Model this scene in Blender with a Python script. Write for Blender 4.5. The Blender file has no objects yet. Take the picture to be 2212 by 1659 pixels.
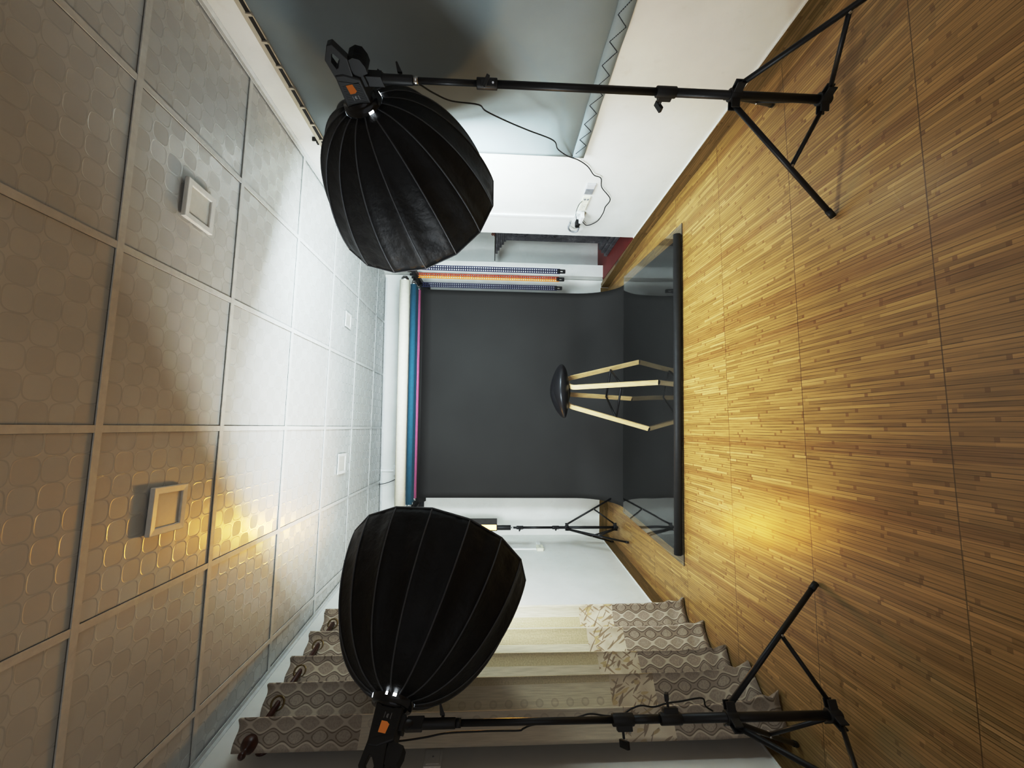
import bpy, bmesh, math, random
from mathutils import Vector as V, Matrix
random.seed(7)
sc = bpy.context.scene
COL = sc.collection
PI = math.pi
CAMH = 1.40
CEIL = 2.6646

# ------------------------------------------------------------------ helpers
class MB:
    """collects shapes into one bmesh; build() links it as one mesh object"""
    def __init__(s):
        s.b = bmesh.new(); s.mi = 0
    def face(s, pts, mi=None):
        vs = [s.b.verts.new(V(p)) for p in pts]
        f = s.b.faces.new(vs); f.material_index = s.mi if mi is None else mi
        return f
    def hexa(s, p):
        vs = [s.b.verts.new(V(q)) for q in p]
        for ix in ((3,2,1,0),(4,5,6,7),(0,1,5,4),(1,2,6,5),(2,3,7,6),(3,0,4,7)):
            f = s.b.faces.new([vs[i] for i in ix]); f.material_index = s.mi
    def obox(s, c, ax, ay, az, hx, hy, hz):
        c=V(c); ax=V(ax)*hx; ay=V(ay)*hy; az=V(az)*hz
        s.hexa([c-ax-ay-az,c+ax-ay-az,c+ax+ay-az,c-ax+ay-az,c-ax-ay+az,c+ax-ay+az,c+ax+ay+az,c-ax+ay+az])
    def box(s, a, b):
        (x0,y0,z0),(x1,y1,z1)=a,b
        s.hexa([(x0,y0,z0),(x1,y0,z0),(x1,y1,z0),(x0,y1,z0),(x0,y0,z1),(x1,y0,z1),(x1,y1,z1),(x0,y1,z1)])
    def prism(s, pts, d, smooth=False):
        """polygon pts (3d) extruded by vector d"""
        d=V(d); a=[s.b.verts.new(V(p)) for p in pts]; c=[s.b.verts.new(V(p)+d) for p in pts]
        n=len(a)
        f=s.b.faces.new(a[::-1]); f.material_index=s.mi
        f=s.b.faces.new(c); f.material_index=s.mi
        for i in range(n):
            f=s.b.faces.new([a[i],a[(i+1)%n],c[(i+1)%n],c[i]]); f.material_index=s.mi; f.smooth=smooth
    def ringprism(s, outer, inner, d):
        """plate with a hole; outer and inner have the same count"""
        d=V(d); n=len(outer)
        o=[s.b.verts.new(V(p)) for p in outer]; i_=[s.b.verts.new(V(p)) for p in inner]
        o2=[s.b.verts.new(V(p)+d) for p in outer]; i2=[s.b.verts.new(V(p)+d) for p in inner]
        for k in range(n):
            j=(k+1)%n
            for q in ((o[j],o[k],i_[k],i_[j]),(o2[k],o2[j],i2[j],i2[k]),(o[k],o[j],o2[j],o2[k]),(i_[j],i_[k],i2[k],i2[j])):
                f=s.b.faces.new(q); f.material_index=s.mi
    def tube(s, pts, r, n=10, caps=True, closed=False):
        pts=[V(p) for p in pts]; m=len(pts)
        rs=r if isinstance(r,(list,tuple)) else [r]*m
        rings=[]; u=None
        for i,p in enumerate(pts):
            if closed: t=(pts[(i+1)%m]-pts[i-1])
            else: t=(pts[min(i+1,m-1)]-pts[max(i-1,0)])
            if t.length<1e-9: t=V((0,0,1))
            t.normalize()
            if u is None:
                u=t.cross(V((0,0,1)))
                if u.length<.1: u=t.cross(V((0,1,0)))
            u=(u-t*u.dot(t)).normalized(); w=t.cross(u)
            rings.append([s.b.verts.new(p+(u*math.cos(2*PI*k/n)+w*math.sin(2*PI*k/n))*rs[i]) for k in range(n)])
        mm=m if closed else m-1
        for i in range(mm):
            a,c=rings[i],rings[(i+1)%m]
            for k in range(n):
                f=s.b.faces.new([a[k],a[(k+1)%n],c[(k+1)%n],c[k]]); f.smooth=True; f.material_index=s.mi
        if caps and not closed:
            f=s.b.faces.new(rings[0][::-1]); f.material_index=s.mi
            f=s.b.faces.new(rings[-1]); f.material_index=s.mi
    def lathe(s, c, axis, prof, n=24, caps=True, smooth=True):
        c=V(c); a=V(axis).normalized(); u=a.cross(V((0,0,1)))
        if u.length<.1: u=a.cross(V((0,1,0)))
        u.normalize(); w=a.cross(u); rings=[]
        for h,r in prof:
            rings.append([s.b.verts.new(c+a*h+(u*math.cos(2*PI*k/n)+w*math.sin(2*PI*k/n))*max(r,1e-4)) for k in range(n)])
        for i in range(len(rings)-1):
            for k in range(n):
                f=s.b.faces.new([rings[i][k],rings[i][(k+1)%n],rings[i+1][(k+1)%n],rings[i+1][k]]); f.smooth=smooth; f.material_index=s.mi
        if caps:
            f=s.b.faces.new(rings[0][::-1]); f.material_index=s.mi
            f=s.b.faces.new(rings[-1]); f.material_index=s.mi
    def grid(s, fn, nu, nv, smooth=True, uv=None):
        vs=[[s.b.verts.new(V(fn(i/nu,j/nv))) for j in range(nv+1)] for i in range(nu+1)]
        lay=s.b.loops.layers.uv.verify() if uv else None
        for i in range(nu):
            for j in range(nv):
                f=s.b.faces.new([vs[i][j],vs[i+1][j],vs[i+1][j+1],vs[i][j+1]]); f.smooth=smooth; f.material_index=s.mi
                if uv:
                    for l,(a,c) in zip(f.loops,((i,j),(i+1,j),(i+1,j+1),(i,j+1))): l[lay].uv=uv(a/nu,c/nv)
    def build(s, name, mat, parent=None, bevel=0, solid=0, fix=True):
        if fix: bmesh.ops.recalc_face_normals(s.b, faces=s.b.faces)
        me=bpy.data.meshes.new(name); s.b.to_mesh(me); s.b.free()
        o=bpy.data.objects.new(name,me); COL.objects.link(o)
        for m in (mat if isinstance(mat,(list,tuple)) else [mat]): me.materials.append(m)
        if solid:
            k=o.modifiers.new('solid','SOLIDIFY'); k.thickness=solid; k.offset=0
        if bevel:
            k=o.modifiers.new('bevel','BEVEL'); k.width=bevel; k.segments=2; k.limit_method='ANGLE'; k.angle_limit=.6
        if parent is not None:
            o.parent=parent
            o.matrix_parent_inverse=Matrix.Translation(-parent.location)   # parts are modelled in world space
        return o
def tag(o, label, cat, group=None):
    o['label']=label; o['category']=cat
    if group: o['group']=group
    return o
def struct(o): o['kind']='structure'; return o
def thing(name, loc, label, cat, group=None):
    o=bpy.data.objects.new(name,None); COL.objects.link(o); o.location=V(loc); o.empty_display_size=.05
    return tag(o,label,cat,group)

# ------------------------------------------------------------------ materials
def newmat(name):
    m=bpy.data.materials.new(name); m.use_nodes=True
    nt=m.node_tree; b=nt.nodes['Principled BSDF']
    return m,nt,b
def N(nt,t,**kw):
    n=nt.nodes.new(t)
    for k,v in kw.items():
        if k=='op': n.operation=v
        else: setattr(n,k,v)
    return n
def Ma(nt,op,a,b=None,c=None,clamp=False):
    n=nt.nodes.new('ShaderNodeMath'); n.operation=op; n.use_clamp=clamp
    for i,x in enumerate((a,b,c)):
        if x is None: continue
        if isinstance(x,(int,float)): n.inputs[i].default_value=x
        else: nt.links.new(x,n.inputs[i])
    return n.outputs[0]
def Mix(nt,f,a,b,blend='MIX'):
    n=nt.nodes.new('ShaderNodeMix'); n.data_type='RGBA'; n.blend_type=blend
    for i,x in ((0,f),(6,a),(7,b)):
        if isinstance(x,(int,float)): n.inputs[i].default_value=x
        elif isinstance(x,tuple): n.inputs[i].default_value=(*x,1)
        else: nt.links.new(x,n.inputs[i])
    return n.outputs[2]
def Ramp(nt,f,stops):
    n=nt.nodes.new('ShaderNodeValToRGB'); nt.links.new(f,n.inputs[0])
    e=n.color_ramp.elements
    while len(e)<len(stops): e.new(.5)
    for x,(p,c) in zip(e,stops): x.position=p; x.color=(*c,1) if isinstance(c,tuple) else (c,c,c,1)
    return n.outputs[0]
def Pos(nt):
    g=nt.nodes.new('ShaderNodeNewGeometry'); s=nt.nodes.new('ShaderNodeSeparateXYZ'); nt.links.new(g.outputs['Position'],s.inputs[0])
    return s.outputs
def Comb(nt,x,y,z):
    n=nt.nodes.new('ShaderNodeCombineXYZ')
    for i,v in enumerate((x,y,z)):
        if isinstance(v,(int,float)): n.inputs[i].default_value=v
        else: nt.links.new(v,n.inputs[i])
    return n.outputs[0]
def Noise(nt,vec,scale,detail=3,rough=.5):
    n=nt.nodes.new('ShaderNodeTexNoise'); n.inputs['Scale'].default_value=scale; n.inputs['Detail'].default_value=detail; n.inputs['Roughness'].default_value=rough
    if vec is not None: nt.links.new(vec,n.inputs['Vector'])
    return n.outputs[0]
def White(nt,vec):
    n=nt.nodes.new('ShaderNodeTexWhiteNoise'); n.noise_dimensions='3D'; nt.links.new(vec,n.inputs['Vector']); return n.outputs['Value']
def Bump(nt,h,b,strength=.3,dist=.002):
    n=nt.nodes.new('ShaderNodeBump'); n.inputs['Strength'].default_value=strength; n.inputs['Distance'].default_value=dist
    nt.links.new(h,n.inputs['Height']); nt.links.new(n.outputs[0],b.inputs['Normal'])
def plain(name,col,rough=.5,metal=0,spec=.5,nscale=40,namt=.12,bump=0,coat=0):
    m,nt,b=newmat(name)
    g=nt.nodes.new('ShaderNodeTexCoord')
    n=Noise(nt,g.outputs['Object'],nscale)
    lo=tuple(c*(1-namt) for c in col); hi=tuple(min(1,c*(1+namt)) for c in col)
    nt.links.new(Ramp(nt,n,[(.3,lo),(.7,hi)]),b.inputs['Base Color'])
    b.inputs['Roughness'].default_value=rough; b.inputs['Metallic'].default_value=metal
    b.inputs['Specular IOR Level'].default_value=spec; b.inputs['Coat Weight'].default_value=coat
    if bump: Bump(nt,n,b,bump,.002)
    return m
def emit(name,col,s):
    m=bpy.data.materials.new(name); m.use_nodes=True; nt=m.node_tree; nt.nodes.clear()
    e=nt.nodes.new('ShaderNodeEmission'); e.inputs[0].default_value=(*col,1); e.inputs[1].default_value=s
    o=nt.nodes.new('ShaderNodeOutputMaterial'); nt.links.new(e.outputs[0],o.inputs[0]); return m

def wall_mat():
    m,nt,b=newmat('white_plaster'); p=Pos(nt)
    v=Comb(nt,p[0],p[1],p[2])
    n1=Noise(nt,v,2.2,4,.6); n2=Noise(nt,v,14,4,.6)
    c=Ramp(nt,n1,[(.25,(.69,.68,.645)),(.7,(.775,.765,.73))])
    c=Mix(nt,Ramp(nt,n2,[(.60,0.),(.74,.16)]),c,(.55,.52,.47))
    nt.links.new(c,b.inputs['Base Color']); b.inputs['Roughness'].default_value=.75; b.inputs['Specular IOR Level'].default_value=.25
    Bump(nt,n2,b,.15,.003); return m
def floor_mat(name='bamboo_vinyl',seams=True,dark=1.0,horizontal=False):
    m,nt,b=newmat(name); p=Pos(nt)
    X=p[0]; Y=p[1]
    if horizontal: X=Ma(nt,'ADD',p[2],Ma(nt,'MULTIPLY',p[1],.02)); Y=Ma(nt,'ADD',p[0],p[1])
    W=.0140
    xs=Ma(nt,'DIVIDE',X,W); row=Ma(nt,'FLOOR',xs); fx=Ma(nt,'FRACT',xs)
    tile=Ma(nt,'FLOOR',Ma(nt,'DIVIDE',Ma(nt,'ADD',Y,-.016),.5745))
    r1=White(nt,Comb(nt,row,tile,3.1))
    L=.30
    ys=Ma(nt,'ADD',Ma(nt,'DIVIDE',Y,L),Ma(nt,'MULTIPLY',r1,9.7)); cell=Ma(nt,'FLOOR',ys); fy=Ma(nt,'FRACT',ys)
    r2=White(nt,Comb(nt,row,cell,tile))
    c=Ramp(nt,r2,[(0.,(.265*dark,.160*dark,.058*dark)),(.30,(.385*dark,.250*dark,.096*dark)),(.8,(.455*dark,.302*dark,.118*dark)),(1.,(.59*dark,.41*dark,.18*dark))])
    # darker long strips now and then
    big=White(nt,Comb(nt,Ma(nt,'FLOOR',Ma(nt,'DIVIDE',X,.045)),1.7,0.3))
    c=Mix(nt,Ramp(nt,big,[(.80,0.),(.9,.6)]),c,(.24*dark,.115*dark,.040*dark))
    # fine fibre
    fib=Noise(nt,Comb(nt,Ma(nt,'MULTIPLY',X,260.),Ma(nt,'MULTIPLY',Y,6.),0.),1.,2)
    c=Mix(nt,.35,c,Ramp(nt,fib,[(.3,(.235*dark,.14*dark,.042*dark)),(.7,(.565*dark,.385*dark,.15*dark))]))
    # node marks at the ends of the strips
    kn=Ma(nt,'MULTIPLY',Ma(nt,'LESS_THAN',fy,.045),Ma(nt,'GREATER_THAN',White(nt,Comb(nt,cell,row,9.)),.45))
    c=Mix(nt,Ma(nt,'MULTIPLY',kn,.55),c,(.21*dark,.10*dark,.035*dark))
    g=Ma(nt,'LESS_THAN',fx,.17)
    gv=Ramp(nt,Noise(nt,Comb(nt,Ma(nt,'MULTIPLY',row,7.3),Ma(nt,'MULTIPLY',Y,5.),0.),1.,2),[(.35,.22),(.65,.85)])
    c=Mix(nt,Ma(nt,'MULTIPLY',g,gv),c,(.115*dark,.058*dark,.018*dark))
    if seams:
        sy=Ma(nt,'FRACT',Ma(nt,'DIVIDE',Ma(nt,'ADD',Ma(nt,'ADD',Y,Ma(nt,'MULTIPLY',X,.006)),-.016),.5745))
        s1=Ma(nt,'LESS_THAN',sy,.006)
        sx=Ma(nt,'LESS_THAN',Ma(nt,'ABSOLUTE',Ma(nt,'ADD',X,.492)),.0015)
        s=Ma(nt,'MAXIMUM',s1,sx)
        c=Mix(nt,Ma(nt,'MULTIPLY',s,.75),c,(.10,.05,.02))
    nt.links.new(c,b.inputs['Base Color'])
    big=Noise(nt,Comb(nt,X,Y,0.),3.,2)
    nt.links.new(Ramp(nt,big,[(.3,.27),(.7,.35)]),b.inputs['Roughness'])
    b.inputs['Specular IOR Level'].default_value=.45
    h=Ma(nt,'SUBTRACT',Ma(nt,'MULTIPLY',fib,.3),g)
    Bump(nt,h,b,.12,.0015)
    return m
X0,TX=-.0187,.6166
Y0,TY=1.3792,.6
def ceil_mat():
    m,nt,b=newmat('embossed_ceiling_tile'); p=Pos(nt)
    n=8
    tx=Ma(nt,'DIVIDE',Ma(nt,'ADD',p[0],-X0),TX); ty=Ma(nt,'DIVIDE',Ma(nt,'ADD',p[1],-Y0),TY)
    ax=Ma(nt,'MULTIPLY',tx,n); ay=Ma(nt,'MULTIPLY',ty,n)
    ix=Ma(nt,'FLOOR',ax); iy=Ma(nt,'FLOOR',ay)
    u=Ma(nt,'MULTIPLY_ADD',Ma(nt,'FRACT',ax),2.,-1.); v=Ma(nt,'MULTIPLY_ADD',Ma(nt,'FRACT',ay),2.,-1.)
    q=Ma(nt,'ADD',Ma(nt,'POWER',Ma(nt,'ABSOLUTE',u),3.2),Ma(nt,'POWER',Ma(nt,'ABSOLUTE',v),3.2))
    line=Ramp(nt,q,[(.66,0.),(.84,1.),(1.0,1.),(1.18,0.)])
    inside=Ma(nt,'LESS_THAN',q,.8)
    chk=Ma(nt,'MODULO',Ma(nt,'ABSOLUTE',Ma(nt,'ADD',ix,iy)),2.)
    grain=Noise(nt,Comb(nt,p[0],p[1],0.),420.,2)
    big=Noise(nt,Comb(nt,p[0],p[1],0.),2.5,3)
    c=Ramp(nt,big,[(.3,(.575,.575,.56)),(.7,(.635,.635,.62))])
    c=Mix(nt,Ma(nt,'MULTIPLY',Ma(nt,'MULTIPLY',inside,chk),.20),c,(.43,.42,.40))
    c=Mix(nt,Ma(nt,'MULTIPLY',line,.22),c,(.50,.50,.48))
    # step shadow beside the grid bars, painted into the tile colour
    fx=Ma(nt,'MULTIPLY',Ma(nt,'FRACT',tx),TX); fy=Ma(nt,'MULTIPLY',Ma(nt,'FRACT',ty),TY)
    bar_shade=Ma(nt,'MAXIMUM',Ma(nt,'MAXIMUM',Ma(nt,'LESS_THAN',fy,.0150),Ma(nt,'LESS_THAN',fx,.0140)),Ma(nt,'MULTIPLY',Ma(nt,'MAXIMUM',Ma(nt,'GREATER_THAN',fy,.6-.0136),Ma(nt,'GREATER_THAN',fx,TX-.0138)),.7))
    c=Mix(nt,Ma(nt,'MULTIPLY',bar_shade,.85),c,(.03,.027,.022))
    nt.links.new(c,b.inputs['Base Color'])
    ro=Ma(nt,'SUBTRACT',Ma(nt,'MULTIPLY_ADD',Ma(nt,'MULTIPLY',inside,chk),.12,.30),Ma(nt,'MULTIPLY',line,.12))
    nt.links.new(ro,b.inputs['Roughness']); b.inputs['Specular IOR Level'].default_value=.5
    h=Ma(nt,'ADD',Ma(nt,'MULTIPLY',line,1.),Ma(nt,'MULTIPLY',grain,.12))
    Bump(nt,h,b,.22,.002); return m
def curtain_mat():
    m,nt,b=newmat('damask_curtain_cloth')
    uv=nt.nodes.new('ShaderNodeUVMap'); s=nt.nodes.new('ShaderNodeSeparateXYZ'); nt.links.new(uv.outputs[0],s.inputs[0])
    U,Z=s.outputs[0],s.outputs[1]
    P,LZ=.100,.104
    g=Ma(nt,'ADD',Ma(nt,'COSINE',Ma(nt,'MULTIPLY',U,2*PI/P)),Ma(nt,'MULTIPLY',Ma(nt,'COSINE',Ma(nt,'MULTIPLY',Z,2*PI/LZ)),.62))
    lace=Noise(nt,Comb(nt,U,Z,0.),120.,3,.7)
    ogee=Ramp(nt,Ma(nt,'MULTIPLY_ADD',g,.25,.5),[(.0,(.40,.345,.275)),(.28,(.41,.355,.285)),(.30,(.17,.125,.09)),(.335,(.17,.125,.09)),(.36,(.34,.285,.225)),(.44,(.34,.285,.225)),(.46,(.17,.125,.09)),(.50,(.17,.125,.09)),(.53,(.52,.47,.39)),(.60,(.52,.47,.39)),(.64,(.38,.32,.255)),(1.,(.42,.36,.29))])
    fil=Ma(nt,'MULTIPLY',Ma(nt,'GREATER_THAN',Ma(nt,'ABSOLUTE',Ma(nt,'ADD',g,.05)),.62),Ma(nt,'GREATER_THAN',lace,.52))
    ogee=Mix(nt,Ma(nt,'MULTIPLY',fil,.6),ogee,(.30,.245,.20))
    # plain shimmering middle with woven stripe and rows of dots
    st=Noise(nt,Comb(nt,Ma(nt,'MULTIPLY',U,160.),Ma(nt,'MULTIPLY',Z,8.),0.),1.,2)
    mid=Ramp(nt,st,[(.3,(.50,.455,.36)),(.7,(.61,.56,.455))])
    per=Ma(nt,'FRACT',Ma(nt,'DIVIDE',U,.31))
    gold=Ma(nt,'MULTIPLY',Ma(nt,'GREATER_THAN',per,.55),Ma(nt,'LESS_THAN',per,.83))
    mid=Mix(nt,Ma(nt,'MULTIPLY',gold,.65),mid,Ramp(nt,lace,[(.35,(.36,.295,.17)),(.65,(.52,.44,.28))]))
    du=Ma(nt,'DIVIDE',Ma(nt,'ADD',per,-.30),.060); dv=Ma(nt,'MULTIPLY_ADD',Ma(nt,'FRACT',Ma(nt,'DIVIDE',Z,.078)),2.,-1.)
    rr=Ma(nt,'SQRT',Ma(nt,'ADD',Ma(nt,'MULTIPLY',du,du),Ma(nt,'MULTIPLY',Ma(nt,'MULTIPLY',dv,dv),3.6)))
    dot=Ramp(nt,rr,[(.0,.2),(.45,.35),(.75,1.),(.95,1.),(1.,0.)])
    mid=Mix(nt,Ma(nt,'MULTIPLY',dot,.38),mid,(.33,.27,.20))
    # leaf band
    def strokes(ang,su,sz,off):
        ca,sa=math.cos(ang),math.sin(ang)
        pu=Ma(nt,'ADD',Ma(nt,'MULTIPLY',U,ca),Ma(nt,'MULTIPLY',Z,sa)); pz=Ma(nt,'ADD',Ma(nt,'MULTIPLY',U,-sa),Ma(nt,'MULTIPLY',Z,ca))
        return Noise(nt,Comb(nt,Ma(nt,'MULTIPLY',pu,su),Ma(nt,'MULTIPLY',pz,sz),off),1.,0)
    base=Ramp(nt,Noise(nt,Comb(nt,U,Z,5.),9.,2),[(.35,(.52,.455,.36)),(.65,(.62,.565,.465))])
    lf=base
    for an,su,sz,off,th,colr in ((.5,75.,11.,1.,.665,(.30,.225,.15)),(-.65,80.,12.,4.,.675,(.33,.25,.17)),(.15,48.,14.,7.,.675,(.47,.375,.215)),(1.0,85.,11.,9.,.69,(.27,.20,.135))):
        lf=Mix(nt,Ramp(nt,strokes(an,su,sz,off),[(th-.01,0.),(th+.01,.85)]),lf,colr)
    zz=Ma(nt,'ADD',Z,Ma(nt,'MULTIPLY',Ma(nt,'SINE',Ma(nt,'MULTIPLY',U,4.)),.006))
    c=Mix(nt,Ma(nt,'GREATER_THAN',zz,.53),ogee,lf)
    c=Mix(nt,Ma(nt,'GREATER_THAN',zz,.765),c,mid)
    c=Mix(nt,Ma(nt,'GREATER_THAN',zz,1.96),c,ogee)
    nt.links.new(c,b.inputs['Base Color']); b.inputs['Roughness'].default_value=.62; b.inputs['Sheen Weight'].default_value=.25
    b.inputs['Specular IOR Level'].default_value=.35
    Bump(nt,lace,b,.2,.002); return m
def acrylic_mat():
    m,nt,b=newmat('clear_acrylic'); p=Pos(nt)
    n=Noise(nt,Comb(nt,p[0],p[1],0.),1.6,1)
    b.inputs['Base Color'].default_value=(.97,.985,.98,1); b.inputs['Roughness'].default_value=.015
    b.inputs['Transmission Weight'].default_value=1; b.inputs['IOR'].default_value=1.49
    Bump(nt,n,b,.25,.012); return m
def mantel_mat():
    m,nt,b=newmat('distressed_grey_paint'); p=Pos(nt); v=Comb(nt,p[0],p[1],p[2])
    a=Noise(nt,v,9.,5,.7); c2=Noise(nt,v,60.,4,.7)
    c=Ramp(nt,a,[(.3,(.035,.036,.042)),(.55,(.10,.10,.11)),(.72,(.26,.26,.26))])
    c=Mix(nt,Ramp(nt,c2,[(.56,0.),(.72,.5)]),c,(.42,.42,.41))
    nt.links.new(c,b.inputs['Base Color']); b.inputs['Roughness'].default_value=.6; Bump(nt,a,b,.3,.004); return m
def fabric_black():
    m,nt,b=newmat('black_softbox_nylon')
    g=nt.nodes.new('ShaderNodeTexCoord')
    n=Noise(nt,g.outputs['Object'],9.,4,.6); f=Noise(nt,g.outputs['Object'],700.,1)
    nt.links.new(Ramp(nt,n,[(.3,(.0055,.0055,.006)),(.7,(.011,.011,.0115))]),b.inputs['Base Color'])
    b.inputs['Roughness'].default_value=.50; b.inputs['Specular IOR Level'].default_value=.25
    Bump(nt,Ma(nt,"ADD",n,Ma(nt,"MULTIPLY",f,.03)),b,.55,.02); return m
def paper_mat():
    m,nt,b=newmat('charcoal_backdrop_paper'); p=Pos(nt)
    n=Noise(nt,Comb(nt,p[0],p[1],p[2]),1.4,3); f=Noise(nt,Comb(nt,p[0],p[1],p[2]),260.,2)
    c=Ramp(nt,n,[(.3,(.040,.039,.037)),(.7,(.048,.047,.0445))])
    nt.links.new(c,b.inputs['Base Color']); b.inputs['Roughness'].default_value=.7; b.inputs['Specular IOR Level'].default_value=.3
    Bump(nt,f,b,.06,.001); return m
def blind_mat():
    m,nt,b=newmat('grey_blue_blind_cloth'); p=Pos(nt)
    w=Noise(nt,Comb(nt,0.,Ma(nt,'MULTIPLY',p[1],700.),Ma(nt,'MULTIPLY',p[2],500.)),1.,2)
    n=Noise(nt,Comb(nt,p[0],p[1],p[2]),3.,3)
    c=Ramp(nt,n,[(.3,(.31,.352,.365)),(.7,(.36,.405,.42))])
    c=Mix(nt,Ramp(nt,w,[(.45,0.),(.7,.25)]),c,(.23,.26,.27))
    nt.links.new(c,b.inputs['Base Color']); b.inputs['Roughness'].default_value=.8; b.inputs['Specular IOR Level'].default_value=.2
    Bump(nt,w,b,.1,.001); return m
def wood_mat(name,c0,c1,rough=.4,scale=(60.,60.,3.)):
    m,nt,b=newmat(name); g=nt.nodes.new('ShaderNodeTexCoord'); mp=nt.nodes.new('ShaderNodeMapping')
    nt.links.new(g.outputs['Object'],mp.inputs[0]); mp.inputs['Scale'].default_value=scale
    n=Noise(nt,mp.outputs[0],1.,4,.6)
    nt.links.new(Ramp(nt,n,[(.3,c0),(.7,c1)]),b.inputs['Base Color']); b.inputs['Roughness'].default_value=rough
    return m

M={}
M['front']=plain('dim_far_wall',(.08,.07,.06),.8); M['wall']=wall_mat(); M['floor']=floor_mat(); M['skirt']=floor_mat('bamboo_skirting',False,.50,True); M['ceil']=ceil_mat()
M['bar']=plain('ceiling_grid_white',(.655,.655,.64),.5,namt=.05)
M['curtain']=curtain_mat(); M['acrylic']=acrylic_mat(); M['mantel']=mantel_mat(); M['nylon']=fabric_black(); M['paper']=paper_mat(); M['blind']=blind_mat()
M['black']=plain('black_powder_coat',(.012,.012,.013),.42,0,.45)
M['blackm']=plain('black_plastic',(.0115,.0118,.0125),.5)
M['gloss']=plain('gloss_black_plastic',(.01,.01,.011),.16)
M['rib']=plain('dark_grey_piping',(.075,.08,.088),.6)
M['tubeb']=plain('charcoal_tube',(.024,.024,.024),.6)
M['seat']=plain('black_leather',(.012,.012,.014),.38,0,.5,200,.1,.15)
M['ply']=wood_mat('pale_bent_plywood',(.58,.42,.22),(.70,.54,.31),.42)
M['rod']=wood_mat('dark_mahogany',(.035,.010,.006),(.075,.022,.012),.3)
M['door']=wood_mat('brown_door_wood',(.10,.045,.02),(.16,.08,.035),.5)
M['grommet']=plain('antique_bronze',(.16,.11,.045),.35,.7)
M['cream']=plain('cream_paper',(.80,.765,.66),.75,namt=.04); M['teal']=plain('teal_paper',(.045,.155,.215),.7,namt=.05)
M['pink']=plain('pink_paper',(.52,.19,.32),.7,namt=.05)
M['steel']=plain('brushed_steel',(.62,.62,.62),.28,1.)
M['white']=plain('white_plastic',(.78,.78,.76),.4,namt=.03); M['ivory']=plain('ivory_plastic',(.76,.74,.62),.4,namt=.03)
M['greyp']=plain('light_grey_plastic',(.58,.57,.58),.35,namt=.03); M['dgrey']=plain('mid_grey_plastic',(.28,.28,.29),.4)
M['navy']=plain('navy_plastic_chain',(.004,.008,.060),.45); M['orange']=plain('orange_plastic_chain',(.40,.045,.004),.45); M['amber']=plain('amber_plastic_chain',(.70,.27,.03),.45)
M['red']=plain('oxblood_red_paint',(.20,.028,.022),.5,nscale=6)
M['flap']=plain('dark_warm_grey_metal',(.055,.05,.045),.5)
M['screen']=emit('orange_label_screen',(.60,.24,.05),.45)
M['print']=plain('pale_grey_print',(.45,.45,.45),.5)
M['lens']=plain('frosted_panel',(.66,.645,.60),.35,namt=.02)
M['slotd']=plain('dark_track_slot',(.012,.010,.008),.4); M['alu']=plain('beige_aluminium',(.50,.46,.38),.4,namt=.04)
M['thread']=plain('dark_grey_thread',(.05,.055,.06),.8)
M['grey_edge']=plain('grey_jamb_paint',(.42,.44,.43),.6)
M['cable']=plain('black_rubber_cable',(.008,.008,.008),.5)
M['brownw']=wood_mat('reddish_carved_wood',(.07,.018,.01),(.13,.04,.02),.45)
M['soft_cool']=emit('cool_softbox_diffuser',(.78,.93,1.0),40.)
M['soft_warm']=emit('neutral_softbox_diffuser',(.86,.95,1.0),40.)
M['leak']=emit('white_lamp_glow',(.9,.96,1.),9.)
M['wand']=emit('amber_led_panel',(1.0,.56,.17),6.)

# ------------------------------------------------------------------ room frames
BN=math.hypot(1,.0693)
BE=V((1/BN,-.0693/BN,0)); BI=V((-.0693/BN,-1/BN,0)); BO=V((0,4.8036,0))
def BF(s,t,z): return BO+BE*s+BI*t+V((0,0,z))
LN=math.hypot(1,.0781); LE=V((.0781/LN,1/LN,0)); LI=V((1/LN,-.0781/LN,0))
def LW(y,off,z): return V((-1.6371+.0781*y,y,z))+LI*off
RE=V((-.0149,1,0)).normalized(); RI=V((-1,-.0149,0)).normalized()
def RW(y,off,z): return V((1.8282-.0149*y,y,z))+RI*off
Z1=V((0,0,1))
YF=-1.7          # wall behind the camera

# floor and ceiling
b=MB(); b.face([(-2.6,YF-.2,0),(3.4,YF-.2,0),(3.4,5.3,0),(-2.6,5.3,0)]); struct(b.build('floor',M['floor']))
b=MB(); b.face([(-2.0,YF-.2,CEIL+.006),(3.4,YF-.2,CEIL+.006),(3.4,5.3,CEIL+.006),(-2.0,5.3,CEIL+.006)]); b.mi=1
for j in range(-3,6):
    x=X0+TX*j; b.box((x-.0125,YF,CEIL),(x+.0125,5.2,CEIL+.004))
for i in range(-5,7):
    y=Y0+TY*i; b.box((-1.95,y-.0125,CEIL-.0005),(3.3,y+.0125,CEIL+.004))
struct(b.build('ceiling',[M['ceil'],M['bar']]))

# walls
def slab(name,pts,mat=None):
    """vertical slab from a plan polygon"""
    b=MB(); b.prism([(p[0],p[1],0) for p in pts],(0,0,CEIL+.05)); return struct(b.build(name,mat or M['wall']))
yc=3.535
slab('wall_right',[RW(YF,0,0),RW(yc,0,0),RW(yc,-.16,0),RW(YF,-.16,0)])
slab('wall_back',[BF(-1.6,0,0),BF(1.79,0,0),BF(1.79,-.2,0),BF(-1.6,-.2,0)])
slab('wall_back_recess',[BF(1.79,-.14,0),BF(3.4,-.14,0),BF(3.4,-.3,0),BF(1.79,-.3,0)])
slab('wall_recess_post',[(1.795,4.579,0),(1.934,4.570,0),(1.955,4.86,0),(1.79,4.86,0)])
slab('wall_recess_right',[(3.1,2.9,0),(3.25,2.9,0),(3.25,5.0,0),(3.1,5.0,0)])
slab('wall_recess_front',[RW(yc-.02,-.16,0),(3.25,yc-.04,0),(3.25,yc-.2,0),RW(yc-.2,-.16,0)])
yo=3.225; yn=2.16; zl=2.26
b=MB()
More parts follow.
